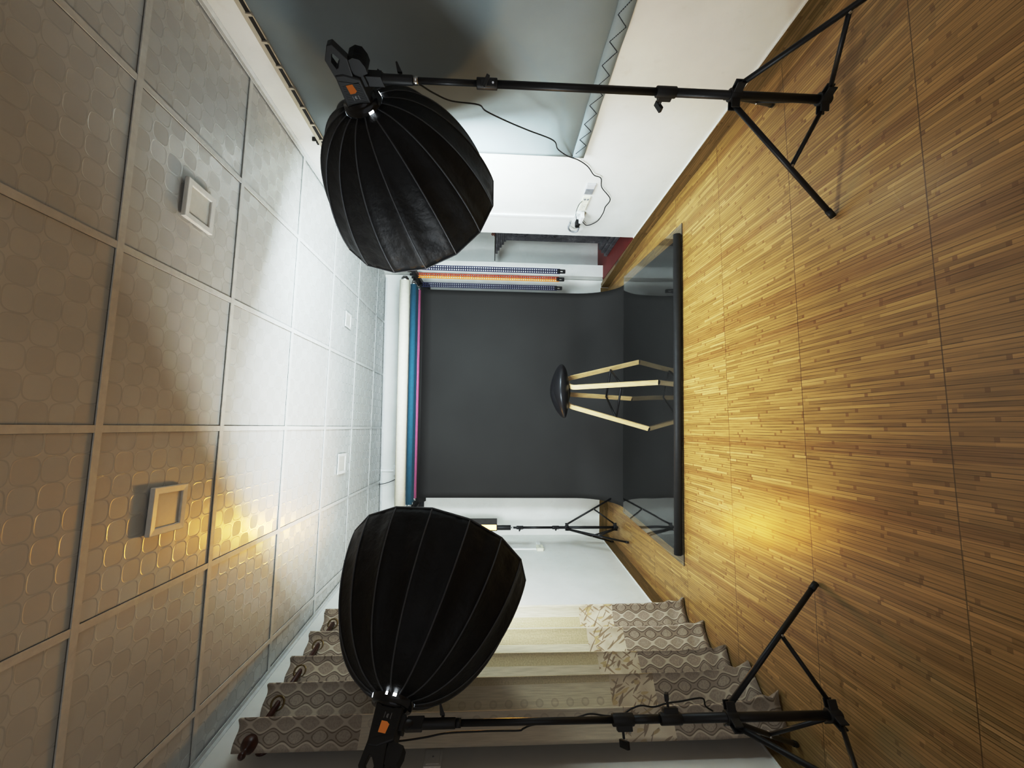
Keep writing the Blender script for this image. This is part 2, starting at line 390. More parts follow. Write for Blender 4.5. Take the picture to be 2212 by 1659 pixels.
def lslab(y0,y1,z0,z1):
    b.prism([LW(y0,0,z0),LW(y1,0,z0),LW(y1,-.16,z0),LW(y0,-.16,z0)],(0,0,z1-z0))
lslab(yo,5.0,0,CEIL+.05); lslab(YF-.1,yn,0,CEIL+.05); lslab(yn,yo,zl,CEIL+.05)
struct(b.build('wall_left',M['wall']))
# door behind the curtain, in the opening of the left wall
d=MB(); d.prism([LW(yn+.0,-.15,0.0),LW(yo,-.15,0.0),LW(yo,-.19,0.0),LW(yn,-.19,0.0)],(0,0,zl)); struct(d.build('door_1',M['door']))
d=MB(); d.prism([LW(yo-.055,.004,.0),LW(yo-.004,.004,.0),LW(yo-.004,-.14,.0),LW(yo-.055,-.14,.0)],(0,0,.075)); struct(d.build('trim_1',M['door'],bevel=.004))
d=MB(); d.prism([LW(yo-.026,.003,.09),LW(yo-.0005,.003,.09),LW(yo-.0005,-.14,.09),LW(yo-.026,-.14,.09)],(0,0,zl-.095)); struct(d.build('trim_2',M['grey_edge']))
# skirting: the bamboo sheet carried up the foot of each wall
SK=.094
def skirting(name,p,q,inn,h=SK,th=.010):
    b=MB(); p=V(p);q=V(q); b.prism([p,q,q+inn*th,p+inn*th],(0,0,h)); b.mi=1
    b.prism([p+Z1*h,q+Z1*h,q+inn*th*.8+Z1*h,p+inn*th*.8+Z1*h],(0,0,.006)); return struct(b.build(name,[M['skirt'],M['white']]))
skirting('baseboard_right',RW(YF,0,0),RW(yc,0,0),RI)
skirting('baseboard_left',LW(yo+.002,0,0),LW(4.905,0,0),LI)
skirting('baseboard_left_near',LW(YF,0,0),LW(yn-.002,0,0),LI)
skirting('baseboard_back',BF(-1.285,0,0),BF(1.70,0,0),BI)
# raised red platform of the recess with a bamboo riser
b=MB(); b.prism([RW(yc,-.004,0),(3.1,yc-.02,0),(3.1,4.82,0),(1.86,4.80,0),(1.80,4.60,0),(1.762,4.585,0)],(0,0,.092)); struct(b.build('floor_recess',M['red']))
b=MB(); b.prism([RW(yc+.002,-.003,0),RW(yc+.002,.010,0),(1.700,4.676,0),(1.745,4.676,0),(1.763,4.585,0)],(0,0,.088)); struct(b.build('baseboard_recess',M['skirt']))
# angle trim round the ceiling
def ctrim(name,p,q,inn):
    b=MB(); p=V(p);q=V(q); b.prism([p,q,q+inn*.024,p+inn*.024],(0,0,-.004)); b.prism([p,q,q+inn*.003,p+inn*.003],(0,0,-.022)); return struct(b.build(name,M['bar']))
ctrim('trim_3',RW(YF,0,CEIL),RW(yc,0,CEIL),RI); ctrim('trim_4',LW(YF,0,CEIL),LW(4.9,0,CEIL),LI); ctrim('trim_5',BF(-1.28,0,CEIL),BF(1.75,0,CEIL),BI)

# ------------------------------------------------------------------ ceiling panel lights
def panel_light(pts,drop,label):
    """square frame round a frosted panel"""
    c=sum((V((p[0],p[1],0)) for p in pts),V())/4; t=thing('ceiling_light',(c.x,c.y,CEIL),label,'ceiling light','square ceiling panel lights')
    Pn=[V((p[0],p[1],CEIL)) for p in pts]; ins=[c0+(V((c.x,c.y,CEIL))-c0)*.30 for c0 in Pn]
    f=MB(); f.ringprism([p-Z1*drop for p in Pn],[p-Z1*(drop*.92) for p in ins],(0,0,drop*.9)); f.build('frame',M['white'],t,bevel=.003)
    g=MB(); g.prism([p-Z1*(drop*.55) for p in ins],(0,0,drop*.4)); g.build('diffuser',M['lens'],t)
def sq(cx,cy,w,h,a=0): return [(cx+math.cos(a)*i*w/2-math.sin(a)*j*h/2,cy+math.sin(a)*i*w/2+math.cos(a)*j*h/2) for i,j in ((-1,-1),(1,-1),(1,1),(-1,1))]
panel_light(sq(.92,1.695,.170,.165,.03),.020,'raised square white panel light in the dim near ceiling, away from the amber glare')
panel_light(sq(-.33,1.685,.178,.170,.03),.020,'raised square white panel light in the near ceiling, at the edge of the amber glare')
panel_light(sq(.918,3.526,.135,.140,.02),.007,'small flush square panel light in the far ceiling, nearer the softbox before the blind')
panel_light(sq(-.322,3.558,.172,.185,.02),.007,'flush square panel light in the far ceiling, nearer the softbox before the curtain')

# ------------------------------------------------------------------ light stands
def frame_of(a):
    a=V(a).normalized(); vs=a.cross(Z1).normalized(); w=vs.cross(a); return a,vs,w
def light_stand(name,P,ztop,zu,zl_,angs,rf,label,scale=1.,xtop=(0,0),collars=(),joint=.55,tip_steel=True,spin=0,wire=None):
    P=V(P); top=V((P.x+xtop[0],P.y+xtop[1],ztop)); base=V((P.x,P.y,zl_))
    t=thing(name,P,label,'light stand')
    def at(z): return base+(top-base)*((z-zl_)/(ztop-zl_))
    z0=zl_-.03*scale
    cs=[c[0] for c in collars]
    rads=[.0160,.0140,.0115]
    secs=[z0]+cs+[ztop-.02]
    for i in range(len(secs)-1):
        m=MB(); m.tube([at(secs[i]),at(secs[i+1])],rads[i]*scale,14); m.build('pole_section',M['black'],t)
    for z,ka,kl in collars:
        m=MB(); m.tube([at(z-.045*scale),at(z+.035*scale)],.0205*scale,14)
        dv=V((math.cos(ka),math.sin(ka),0)); m.obox(at(z-.008*scale)+dv*.022*scale,dv,Z1,dv.cross(Z1),.012*scale,.028*scale,.012*scale)
        co=m.build('collar',M['blackm'],t,bevel=.003)
        k=MB(); q=at(z-.002*scale)+dv*.034*scale
        k.tube([q,q+dv*.022*scale],.005*scale,8); kd=(Z1*.5+dv.cross(Z1)).normalized()
        k.obox(q+dv*kl*.62*scale,dv,kd,dv.cross(kd),.012*scale,.021*scale,.0065*scale); kn=k.build('knob',M['blackm'],co,bevel=.003)
        s=MB(); q2=at(z-.028*scale)+dv*.034*scale; s.tube([q2,q2+dv*.006*scale],.004*scale,8); sb=s.build('bolt',M['steel'],co)
    # upper and lower leg hubs
    for nm,z,r in (('upper_hub',zu,.024),('lower_hub',zl_,.024)):
        m=MB(); m.tube([at(z-.022*scale),at(z+.022*scale)],r*scale,16)
        for a in angs:
            dv=V((math.cos(a),math.sin(a),0)); sd=dv.cross(Z1)
            for q in (-1,1): m.obox(at(z)+dv*.034*scale+sd*q*.012*scale,dv,sd,Z1,.018*scale,.003*scale,.017*scale)
        m.build(nm,M['blackm'],t,bevel=.002)
    for k,a in enumerate(angs):
        dv=V((math.cos(a),math.sin(a),0)); rr=rf[k] if isinstance(rf,(list,tuple)) else rf
        A=at(zu)+dv*.036*scale; F=V((P.x,P.y,.013*scale))+dv*rr
        m=MB(); m.tube([A,F],.0105*scale,12); lg=m.build('leg',M['black'],t)
        e=MB(); e.tube([F+(A-F).normalized()*.03*scale,F-(A-F).normalized()*.006*scale],.0125*scale,12); fo=e.build('rubber_foot',M['cable'],lg)
        J=A+(F-A)*joint; B=at(zl_)+dv*.036*scale
        m=MB(); side=dv.cross(Z1); m.tube([B,J-Z1*.010*scale],.0085*scale,10); m.build('brace',M['black'],t)
        m=MB(); m.tube([J-side*.013*scale-Z1*.008*scale,J+side*.013*scale-Z1*.008*scale],.0045*scale,8); m.build('rivet',M['steel'],t)
    m=MB(); m.tube([at(ztop-.03),at(ztop)],.008*scale,12); m.build('spigot',M['steel'] ,t)
    return t
D=math.radians
light_stand('light_stand',(1.327,1.425,0),1.752,.452,.083,[D(170.5),D(51),D(291)],[.456,.478,.47],'black tripod stand in front of the grey blind, holding up a lamp and softbox',
    xtop=(-.014,0),collars=[(.735,D(95),.05),(1.44,D(235),.05)])
light_stand('light_stand',(-1.074,1.59,0),1.545,.482,.083,[D(17.4),D(136.5),D(257)],[.445,.446,.45],'black tripod stand in front of the patterned curtain, holding up a lamp and softbox',
    xtop=(.008,0),collars=[(.72,D(20),.05),(.90,D(200),.06)])

# ------------------------------------------------------------------ softboxes and their lamps
RR,DD=.4185,.542
def prof(t):
    q=RR/.39; r0,p,qq=.016,1.51390546,2.29231872
    return q*(r0+(.39-r0)*max(0,(1-(1-t)**p))**(1/qq))
def softbox(c,a,ph,sg,label,mat,gaps):
    c=V(c); a=V(a).normalized(); u=a.cross(Z1).normalized(); v=u.cross(a)
    hub=c-a*DD; t=thing('softbox',c,label,'softbox')
    n=16; sub=6; nt_=26
    T0=.010
    def P(k,x,inset=0):
        k0=math.floor(k+1e-6); f=k-k0
        ang=lambda kk: ph+kk*2*PI/n*sg
        d0=u*math.cos(ang(k0))+v*math.sin(ang(k0)); d1=u*math.cos(ang(k0+1))+v*math.sin(ang(k0+1))
        d=d0*(1-f)+d1*f
        sag=1-.045*math.sin(PI*f)*math.sin(PI*min(1,x*1.03))**.7   # panels pull in between the ribs
        wr=.0035*math.sin(x*34+k0*2.1+f*5)*math.sin(PI*f)*(x**2)+.0055*math.sin(f*14+k0*1.7+x*9)*math.sin(PI*f)*x*x
        r=(prof(x)-inset)*(sag if x<.995 else 1-.0*f)+wr*(1 if x<.97 else 0)
        return hub+a*(DD*x)+d*max(r,.06)
    m=MB(); m.grid(lambda i,j:P((i*n)%n if i<1 else n-1e-9,T0+(1-T0)*j**1.25),n*sub,nt_)
    bmesh.ops.remove_doubles(m.b,verts=m.b.verts,dist=1e-5)
    m.build('shell',M['nylon'],t,solid=.0012)
    for k in range(n):
        m=MB(); m.tube([P(k,T0+(1-T0)*(j/30)**1.25)+0*a for j in range(31)],.0032,6); m.build('rib',M['rib'],t)
    m=MB(); m.tube([P(k,1.0) for k in range(n)],.004,8,closed=True); m.build('rim',M['rib'],t)
    m=MB(); pts=[P(k,.945,.020) for k in range(n)]; m.face(pts if sg>0 else pts[::-1])
    df=m.build('diffuser',mat,t,fix=False)
    if df.data.polygons[0].normal.dot(a)<0: df.data.flip_normals()
    # mounting ring, glossy, with emissive patches standing in for lamp light leaking out
    m=MB(); m.lathe(hub-a*.012,a,[(-.006,.050),(-.006,.074),(.022,.080),(.034,.080),(.034,.020)],32,caps=True); m.build('mounting_ring',M['gloss'],t)
    for k,(an,w1) in enumerate(gaps):
        m=MB(); pp=[]
        for q in range(5):
            th=an+(q/4-.5)*w1*2; dd=u*math.cos(th)+v*math.sin(th); pp.append(dd)
        m.grid(lambda i,j:hub+a*(-.004+.028*j)+pp[int(round(i*4))]*(.0785+.004*j),4,1); m.build('leak_glow',M['leak'],t)
    return hub,a
def studio_lamp(hub,a,pt,label,sd):
    """sd: which side carries the plate with the screen"""
    a,vs,w=frame_of(a); t=thing('studio_lamp',hub-a*.09,label,'studio lamp')
    vs=vs*sd
    q=lambda bb,ww,vv: hub-a*bb+w*ww+vs*vv
    m=MB(); m.prism([q(.020,.047,-.046),q(.140,.030,-.046),q(.138,-.004,-.046),q(.112,-.056,-.046),q(.020,-.052,-.046)],vs*.092); m.build('lamp_body',M['blackm'],t,bevel=.006)
    m=MB(); m.lathe(hub-a*.03,a,[(0,.050),(.012,.062),(.024,.062)],28); m.build('front_collar',M['gloss'],t)
    m=MB()
    for k in range(11):
        vv=-.036+k*.0072; m.prism([q(.110,-.040,vv),q(.170,-.036,vv),q(.176,-.062,vv),q(.166,-.084,vv),q(.140,-.092,vv),q(.118,-.090,vv)],vs*.0026)
    m.prism([q(.108,-.040,-.03),q(.155,-.036,-.03),q(.155,-.072,-.03),q(.122,-.080,-.03)],vs*.06)
    m.build('heat_sink',M['blackm'],t)
    m=MB(); m.ringprism([q(.120,.032,-.043),q(.190,.035,-.043),q(.232,.001,-.043),q(.233,-.018,-.043),q(.180,-.046,-.043),q(.118,-.034,-.043)],
        [q(.158,.010,-.043),q(.182,.015,-.043),q(.204,.000,-.043),q(.203,-.006,-.043),q(.184,-.017,-.043),q(.160,.002,-.043)],vs*.030); m.build('handle',M['blackm'],t,bevel=.003)
    sv=-.0472
    m=MB(); m.prism([q(.030,.034,sv+.0003),q(.118,.024,sv+.0003),q(.096,-.046,sv+.0003),q(.030,-.046,sv+.0003)],-vs*.0006)
    for k in range(12):
        bb=.032+k*.0060; m.prism([q(bb,.033-.0011*k,sv),q(bb+.002,.033-.0011*k,sv),q(bb+.002,-.045,sv),q(bb,-.045,sv)],-vs*.0012)
    m.build('side_plate',M['blackm'],t)
    m=MB(); m.prism([q(.069,.006,sv-.0013),q(.101,.006,sv-.0013),q(.101,-.020,sv-.0013),q(.075,-.024,sv-.0013),q(.069,-.014,sv-.0013)],-vs*.0008); m.build('screen',M['screen'],t)
    m=MB()
    for (b0,b1,w0) in ((.044,.061,.003),(.048,.060,-.0075),(.048,.060,-.0098),(.050,.058,-.0052),(.044,.061,-.020)): m.prism([q(b0,w0,sv-.0013),q(b1,w0,sv-.0013),q(b1,w0-.0011,sv-.0013),q(b0,w0-.0011,sv-.0013)],-vs*.0005)
    m.build('printed_mark',M['print'],t)
    pt=V(pt); bb=(hub-pt).dot(V((a.x,a.y,0)).normalized()); L0=hub-a*bb-w*.052; jn=pt+Z1*max(.075,(L0.z-pt.z-.045))
    m=MB(); m.obox(L0-w*.006,a,vs,w,.024,.030,.010); m.tube([L0,jn],.014,12); m.obox(jn,a,vs,Z1,.020,.019,.030)
    m.tube([jn,pt-Z1*.035],.0175,16); m.build('tilt_bracket',M['blackm'],t,bevel=.002)
    m=MB(); h=pt+Z1*.012; dv=V((-.35,-.93,0)) if sd>0 else V((.9,-.4,0)); dv.normalize(); dv=V((.75,.6,0)).normalized() if sd<0 else V((.9,-.2,0)).normalized()
    m.tube([h,h+dv*.03],.006,10); m.prism([h+dv*.022-Z1*.008,h+dv*.022+Z1*.010,h+dv*.056+Z1*.016,h+dv*.058+Z1*.010],dv.cross(Z1)*.012); m.build('locking_lever',M['blackm'],t)
    m=MB(); m.tube([pt-Z1*.055,pt-Z1*.036],.0150,16); m.build('metal_sleeve',M['steel'] if sd>0 else M['blackm'],t)
    return t
cR=(1.157,2.028,1.807); aR=(-.2401,.9429,-.2307); cL=(-.652,2.0125,1.6385); aL=(.6482,.7377,-.1888)
hR,aRv=softbox(cR,aR,-1.3711,-1,'deep black ribbed softbox before the grey blind, seen from behind, aimed at the stool',M['soft_cool'],((D(215),.13),(D(-22),.16),(D(-58),.10),(D(5),.05)))
hL,aLv=softbox(cL,aL,1.1726,-1,'deep black ribbed softbox before the patterned curtain, seen from behind, aimed at the backdrop',M['soft_warm'],((D(110),.17),(D(78),.08),(D(-12),.08),(D(10),.05)))
LAMP_R=studio_lamp(hR,aRv,(1.313,1.425,1.752),'black studio lamp with orange screen on the stand before the grey blind',1)
LAMP_L=studio_lamp(hL,aLv,(-1.066,1.59,1.545),'black studio lamp with orange screen on the stand before the patterned curtain',-1)

# ------------------------------------------------------------------ backdrop: paper, rolls, brackets, chains
S0,S1=-.776,1.567
t=thing('paper_backdrop',BF(.4,.17,2.18),'wide charcoal paper backdrop unrolled from its roll down the back wall onto the floor','backdrop')
m=MB(); m.tube([BF(S0-.05,.145,2.185),BF(S1+.06,.145,2.185)],.066,28); m.build('paper_roll',M['paper'],t)
path=[(.213,2.185)]
for k in range(1,9): path.append((.213,2.185-(2.185-.46)*k/8))
for k in range(1,15):
    a_=PI/2*k/14; path.append((.213+.42*(1-math.cos(a_)),.46-.456*math.sin(a_)))
for k in range(1,14): path.append((.633+(1.868-.633)*k/13,.004))
def sheet(u,v_):
    i=v_*(len(path)-1); i0=min(int(i),len(path)-2); f=i-i0
    tt=path[i0][0]*(1-f)+path[i0+1][0]*f; z=path[i0][1]*(1-f)+path[i0+1][1]*f
    wob=.004*math.sin(u*9+1.)*math.sin(PI*min(1,v_*3.0)) if z>.3 else 0
    return BF(S0+(S1-S0)*u,tt+wob,z)
m=MB(); m.grid(sheet,36,70); m.build('paper_sheet',M['paper'],t,solid=.0008)
m=MB(); m.tube([BF(-.770,1.907,.0365),BF(1.577,1.899,.0365)],.027,20)
o=m.build('cardboard_tube',M['tubeb']); tag(o,'long black tube lying on the floor along the front end of the backdrop paper','tube')
m=MB(); m.prism([BF(-.828,.61,.0052),BF(1.652,.61,.0052),BF(1.658,1.918,.0052),BF(-.838,1.940,.0052)],(0,0,.004))
o=m.build('acrylic_sheet',M['acrylic']); tag(o,'large clear glossy acrylic sheet laid over the black paper under the stool','sheet')
def roll(s0,s1,tt,z,r,mat,label,cat='paper roll'):
    tr=thing('backdrop_roll',BF((s0+s1)/2,tt,z),label,cat,'rolled backdrops on the brackets')
    m=MB(); m.tube([BF(s0,tt,z),BF(s1,tt,z)],r,28); m.build('paper_roll',mat,tr)
    m=MB(); m.tube([BF(s0-.028,tt,z),BF(s0+.01,tt,z)],r*.74,20); m.build('expander_core',M['steel'],tr)
    m=MB(); m.tube([BF(s1-.01,tt,z),BF(s1+.028,tt,z)],r*.74,20); m.tube([BF(s1+.02,tt,z),BF(s1+.045,tt,z)],r*.5,16); m.build('expander_core',M['steel'],tr)
    return tr
roll(-.780,1.560,.56,2.320,.052,M['cream'],'thick cream paper roll, nearest of the row of rolls under the ceiling')
roll(-.790,1.555,.435,2.252,.034,M['teal'],'teal paper roll just behind the cream roll')
roll(-.790,1.555,.335,2.254,.034,M['teal'],'teal paper roll between the other teal roll and the pink roll')
roll(-.770,1.548,.250,2.232,.026,M['pink'],'thin pink paper roll above the top of the black paper')
def bracket(s,label):
    t=thing('roller_bracket',BF(s,0,2.25),label,'bracket','roller brackets either side of the paper rolls')
    m=MB(); m.obox(BF(s,.34,2.222),BE,BI,Z1,.022,.345,.020); m.build('arm',M['black'],t,bevel=.003)
    m=MB(); m.obox(BF(s,.006,2.25),BE,BI,Z1,.045,.006,.09); m.build('wall_plate',M['black'],t)
    for tt in (.145,.250,.335,.435,.56,.65):
        m=MB(); pts=[BF(s-.012,tt-.026,2.238),BF(s-.012,tt+.036,2.238),BF(s-.012,tt+.040,2.290),BF(s-.012,tt+.030,2.290),BF(s-.012,tt+.024,2.256),BF(s-.012,tt-.014,2.256)]
        m.prism(pts,BE*.024); m.build('hook',M['black'],t)
    return t
bracket(1.655,'black roller bracket with hooks at the end of the paper rolls beside the pull chains'); bracket(-.885,'black roller bracket at the end of the paper rolls above the amber light wand')
def bead_chain(s,tt,zb,ztop,mats,gaps,label):
    t=thing('bead_chain',BF(s,tt,ztop),label,'chain','plastic pull chains beside the backdrop')
    for q,(ds,mat) in enumerate(zip(gaps,mats)):
        m=MB(); s0=s+ds; hw=.0115
        for e in (-1,1): m.obox(BF(s0+e*hw,tt,(ztop+zb)/2+.03),BE,BI,Z1,.0030,.0028,(ztop-zb)/2-.03)
        z=zb+.06
        while z<ztop: m.obox(BF(s0,tt,z),BE,BI,Z1,hw,.0028,.0050); z+=.0235
        m.build('chain_strand',mat,t)
    m=MB()
    sm=s+sum(gaps)/len(gaps)
    pts=lambda zz,h,x: [BF(sm-x,tt-.012,zz),BF(sm+x,tt-.012,zz),BF(sm+x,tt-.012,zz+h),BF(sm-x,tt-.012,zz+h)]
    m.ringprism(pts(zb,.085,.020),pts(zb+.026,.030,.008),BI*.024); m.build('chain_weight',M['cable'],t,bevel=.006)
bead_chain(1.700,.58,.632,2.215,[M['navy'],M['navy']],(-.013,.013),'navy blue plastic pull chain farthest from the black paper, beside the orange chain')
bead_chain(1.652,.46,.622,2.205,[M['orange'],M['amber']],(.012,-.014),'orange and amber plastic pull chain between the two navy chains')
bead_chain(1.606,.27,.612,2.195,[M['navy'],M['navy']],(-.012,.012),'navy blue plastic pull chain closest to the black paper edge')

# ------------------------------------------------------------------ stool
ft={'a':V((.386,3.272,.010)),'c':V((.627,3.701,.010)),'b':V((.001,3.506,.010)),'d':V((.296,3.923,.010))}
cs=V((.3275,3.6,0)); zleg=.712
t=thing('bar_stool',cs,'bar stool with black moulded seat on pale bent plywood legs, standing on the acrylic sheet','stool')
def topof(k): 
    d=(ft[k]-cs); d.z=0; return cs+d*.40+V((0,0,zleg))
def u_frame(k1,k2):
    A,B=ft[k1],ft[k2]; TA,TB=topof(k1),topof(k2)
    ed=(B-A).normalized()                 # direction between the two legs
    pts=[A+ (TA-A)*(i/8) for i in range(8)]
    R_=.055
    da=(A-TA).normalized(); db=(B-TB).normalized(); e=(TB-TA).normalized()
    pa=TA+da*R_; pb=TB+db*R_
    cur=[]
    for i in range(7):
        f=i/6; cur.append(pa*(1-f)**2+TA*2*f*(1-f)+(TA+e*R_)*f*f)
    cur2=[]
    for i in range(7):
        f=i/6; cur2.append((TB-e*R_)*(1-f)**2+TB*2*f*(1-f)+pb*f*f)
    seq=[A,A+(pa-A)*.5]+cur+cur2+[pb+(B-pb)*.5,B]
    m=MB(); n=len(seq); W_=.021; TH=.0085
    nrm=(TA+TB)/2-cs; nrm.z=0; nrm.normalize()
    # plane of the frame: contains e and leg dirs
    pn=(e.cross(da)).normalized()
    if pn.dot(nrm)<0: pn=-pn
    rings=[]
    for i,p in enumerate(seq):
        tg=(seq[min(i+1,n-1)]-seq[max(i-1,0)]).normalized(); side=pn; th=tg.cross(side).normalized()
        rings.append([m.b.verts.new(p+side*sx*W_+th*sy*TH) for sx,sy in ((-1,-1),(1,-1),(1,1),(-1,1))])
    for i in range(n-1):
        for k in range(4): m.b.faces.new([rings[i][k],rings[i][(k+1)%4],rings[i+1][(k+1)%4],rings[i+1][k]])
    m.b.faces.new(rings[0][::-1]); m.b.faces.new(rings[-1])
    return m
for k1,k2 in (('a','c'),('b','d')): u_frame(k1,k2).build('leg_frame',M['ply'],t,bevel=.002)
for k in ft:
    m=MB(); d_=(topof(k)-ft[k]).normalized(); m.tube([ft[k]+d_*.001-Z1*.0008,ft[k]+d_*.004],.018,12); m.build('foot_pad',M['cable'],t)
node={k:ft[k]+(topof(k)-ft[k])*.40-((ft[k]-cs)*V((1,1,0))).normalized()*.014 for k in ft}
for k1,k2 in (('a','c'),('c','d'),('d','b'),('b','a')):
    m=MB(); m.tube([node[k1],node[k2]],.0090,10); m.build('footrest_bar',M['black'],t)
for k in ('c','d'):
    m=MB(); d=((cs-ft[k])*V((1,1,0))).normalized(); m.tube([node[k]+d*.006,node[k]+d*.012],.006,10); m.build('bolt_head',M['steel'],t)
# seat: scooped shell, higher at the back rim
m=MB()
sc_=cs+V((.003,-.01,0)); nu,nv=48,14
def seat_pt(ang,ph_):
    x=math.cos(ang); y=math.sin(ang); r=max(.001,math.sin(ph_))**.9
    ex=.236*(1+.03*math.cos(2*ang)); ey=.205
    X_=(x if x<0 else x**.8)*ex*r; Y_=y*ey*r
    rim=(.802+.063*max(0,1-x*x)**.75) if x<0 else (.832+.033*max(0,1-x*x)**.75)
    mid=rim-.062; c=math.cos(ph_)
    if c>=0: z=mid+.062*c-(.03+.045*max(0,1-x*x))*max(0,.62-r)**2*2
    else: z=mid+(mid-.706)*c
    return sc_+V((X_,Y_,z))
nv=28
vs=[[m.b.verts.new(seat_pt(2*PI*i/nu,.02+(PI-.04)*j/nv)) for i in range(nu)] for j in range(nv+1)]
for j in range(nv):
    for i in range(nu):
        f=m.b.faces.new([vs[j][i],vs[j][(i+1)%nu],vs[j+1][(i+1)%nu],vs[j+1][i]]); f.smooth=True
m.b.faces.new(vs[0]); m.b.faces.new(vs[-1][::-1])
m.build('seat',M['seat'],t)
m=MB(); m.tube([cs+V((0,0,zleg-.010)),cs+V((0,0,zleg+.012))],.085,20); m.build('seat_mount',M['blackm'],t)

# ------------------------------------------------------------------ small stand and amber light wand
sp=V((-1.05,4.38,0))
light_stand('light_stand',sp,1.165,.575,.055,[D(254),D(132),D(14)],[.29,.32,.33],'small thin black stand beside the edge of the backdrop, below the amber light',scale=.88,collars=[(.70,D(-90),.05),(1.08,D(-95),.05)],joint=.52)
t=thing('light_wand',sp+V((0,0,1.165)),'lit amber LED wand with a dark flap on top of the small black stand','light wand')
m=MB(); m.tube([sp+V((0,0,1.172)),sp+V((0,0,1.315))],.0245,20); m.build('handle',M['blackm'],t,bevel=.003)
fd=V((.36,-.93,0)).normalized(); fs=-fd.cross(Z1)
m=MB(); m.obox(sp+V((0,0,1.585))-fd*.006,fd,fs,Z1,.018,.030,.27); m.build('housing',M['blackm'],t,bevel=.003)
m=MB(); m.obox(sp+V((0,0,1.585))+fd*.0145,fd,fs,Z1,.0025,.026,.262); m.build('led_panel',M['wand'],t)
ld=bpy.data.lights.new('led_light','AREA'); ld.shape='RECTANGLE'; ld.size=.05; ld.size_y=.52; ld.energy=12.; ld.color=(1,.52,.09); ld.spread=math.radians(95)
lo=bpy.data.objects.new('led_light',ld); COL.objects.link(lo); lo.parent=t
_z=-fd; _y=Z1; _x=_y.cross(_z); lp=sp+V((0,0,1.585))+fd*.020-t.location
lo.matrix_local=Matrix(((_x.x,_y.x,_z.x,lp.x),(_x.y,_y.y,_z.y,lp.y),(_x.z,_y.z,_z.z,lp.z),(0,0,0,1)))
m=MB(); o1=sp+fs*.033; dirn=(fs*.93-fd*.38).normalized()
m.obox(o1+dirn*.034+V((0,0,1.585)),dirn,dirn.cross(Z1),Z1,.034,.0025,.268); m.build('barn_door',M['flap'],t)

# ------------------------------------------------------------------ curtain with rod
RY0,RY1=1.985,3.12; ZR=2.425
t=thing('curtain_rod',LW(2.5,.10,ZR),'dark mahogany curtain rod with turned finial running through the patterned curtain','curtain rod')
m=MB(); m.tube([LW(RY0+.03,.10,ZR),LW(RY1,.10,ZR)],.0135,16); m.build('rod',M['rod'],t)
m=MB(); m.lathe(LW(RY0+.05,.10,ZR),-LE,[(0,.014),(.008,.022),(.016,.022),(.024,.015),(.036,.030),(.058,.036),(.078,.030),(.094,.014),(.104,.012),(.116,.016),(.126,.012),(.130,.003)],20); m.build('finial',M['rod'],t)
for y in (2.06,3.08):
    m=MB(); m.tube([LW(y,.0,ZR-.012),LW(y,.10,ZR-.012)],.009,10); m.lathe(LW(y,0,ZR-.012),LI,[(0,.03),(.008,.03),(.012,.012)],16); m.build('rod_bracket',M['rod'],t)
t=thing('curtain',LW(2.5,.1,0),'heavy beige patterned curtain with wavy bands, hanging from a dark wooden rod over the doorway','curtain')
CY0,CY1=1.955,3.105; NP=5.0
zt=2.492
# arc-length table for the pattern
def cpos(u,z):
    ph_=u*NP*2*PI
    k=(zt-z)/zt
    amp=.066+.012*math.sin(u*7.+1.)
    sp_=1+.05*k*math.sin(u*3.1+.4)
    off=.105+amp*sp_*math.sin(ph_-.35+.25*k*math.sin(u*5))
    y=CY0+(CY1-CY0)*u+.016*math.sin(2*ph_)+.02*k*math.sin(u*9.)
    if z<.35:
        q=(.35-z)/.35
        # the near folds spill out where the cloth meets the floor
        near=math.exp(-((u-.15)/.10)**2)
        off+=q*q*(.025+.075*near)+.012*q*math.sin(z*55+u*30)
        y+=-.04*q*q*near+.010*q*math.sin(z*70+u*23)
    return y,max(off,.012)
def cpt(u,v_):
    z=.010+(zt-.010)*v_
    y,off=cpos(u,z)
    bump=.004*math.sin(u*160)*(max(0,v_-.97)/.03)
    return LW(y,off,z+bump)
tab=[0.]; prev=None; NU=200
for i in range(NU+1):
    y,off=cpos(i/NU,1.2); p=LW(y,off,1.2)
    if prev is not None: tab.append(tab[-1]+(p-prev).length)
    prev=p
m=MB(); m.grid(cpt,NU,70,uv=lambda a_,c_:(tab[int(round(a_*NU))],.010+(zt-.010)*c_)); m.build('cloth',M['curtain'],t,solid=.002)
for u_ in [(.5*k+.0)/NP*1.0 for k in range(1,10)]:
    ug=u_-.5/NP*.0+ (.35/(2*PI))/NP
    y,off=cpos(ug,ZR); y2,off2=cpos(ug+.004,ZR); tg=(LW(y2,off2,ZR)-LW(y,off,ZR)).normalized(); nn=tg.cross(Z1)
    c0=LW(y,.10,ZR)
    m=MB(); m.tube([c0+(tg*math.cos(2*PI*k/20)+Z1*math.sin(2*PI*k/20))*.030 for k in range(20)],.0075,8,closed=True); m.build('grommet',M['grommet'],t)

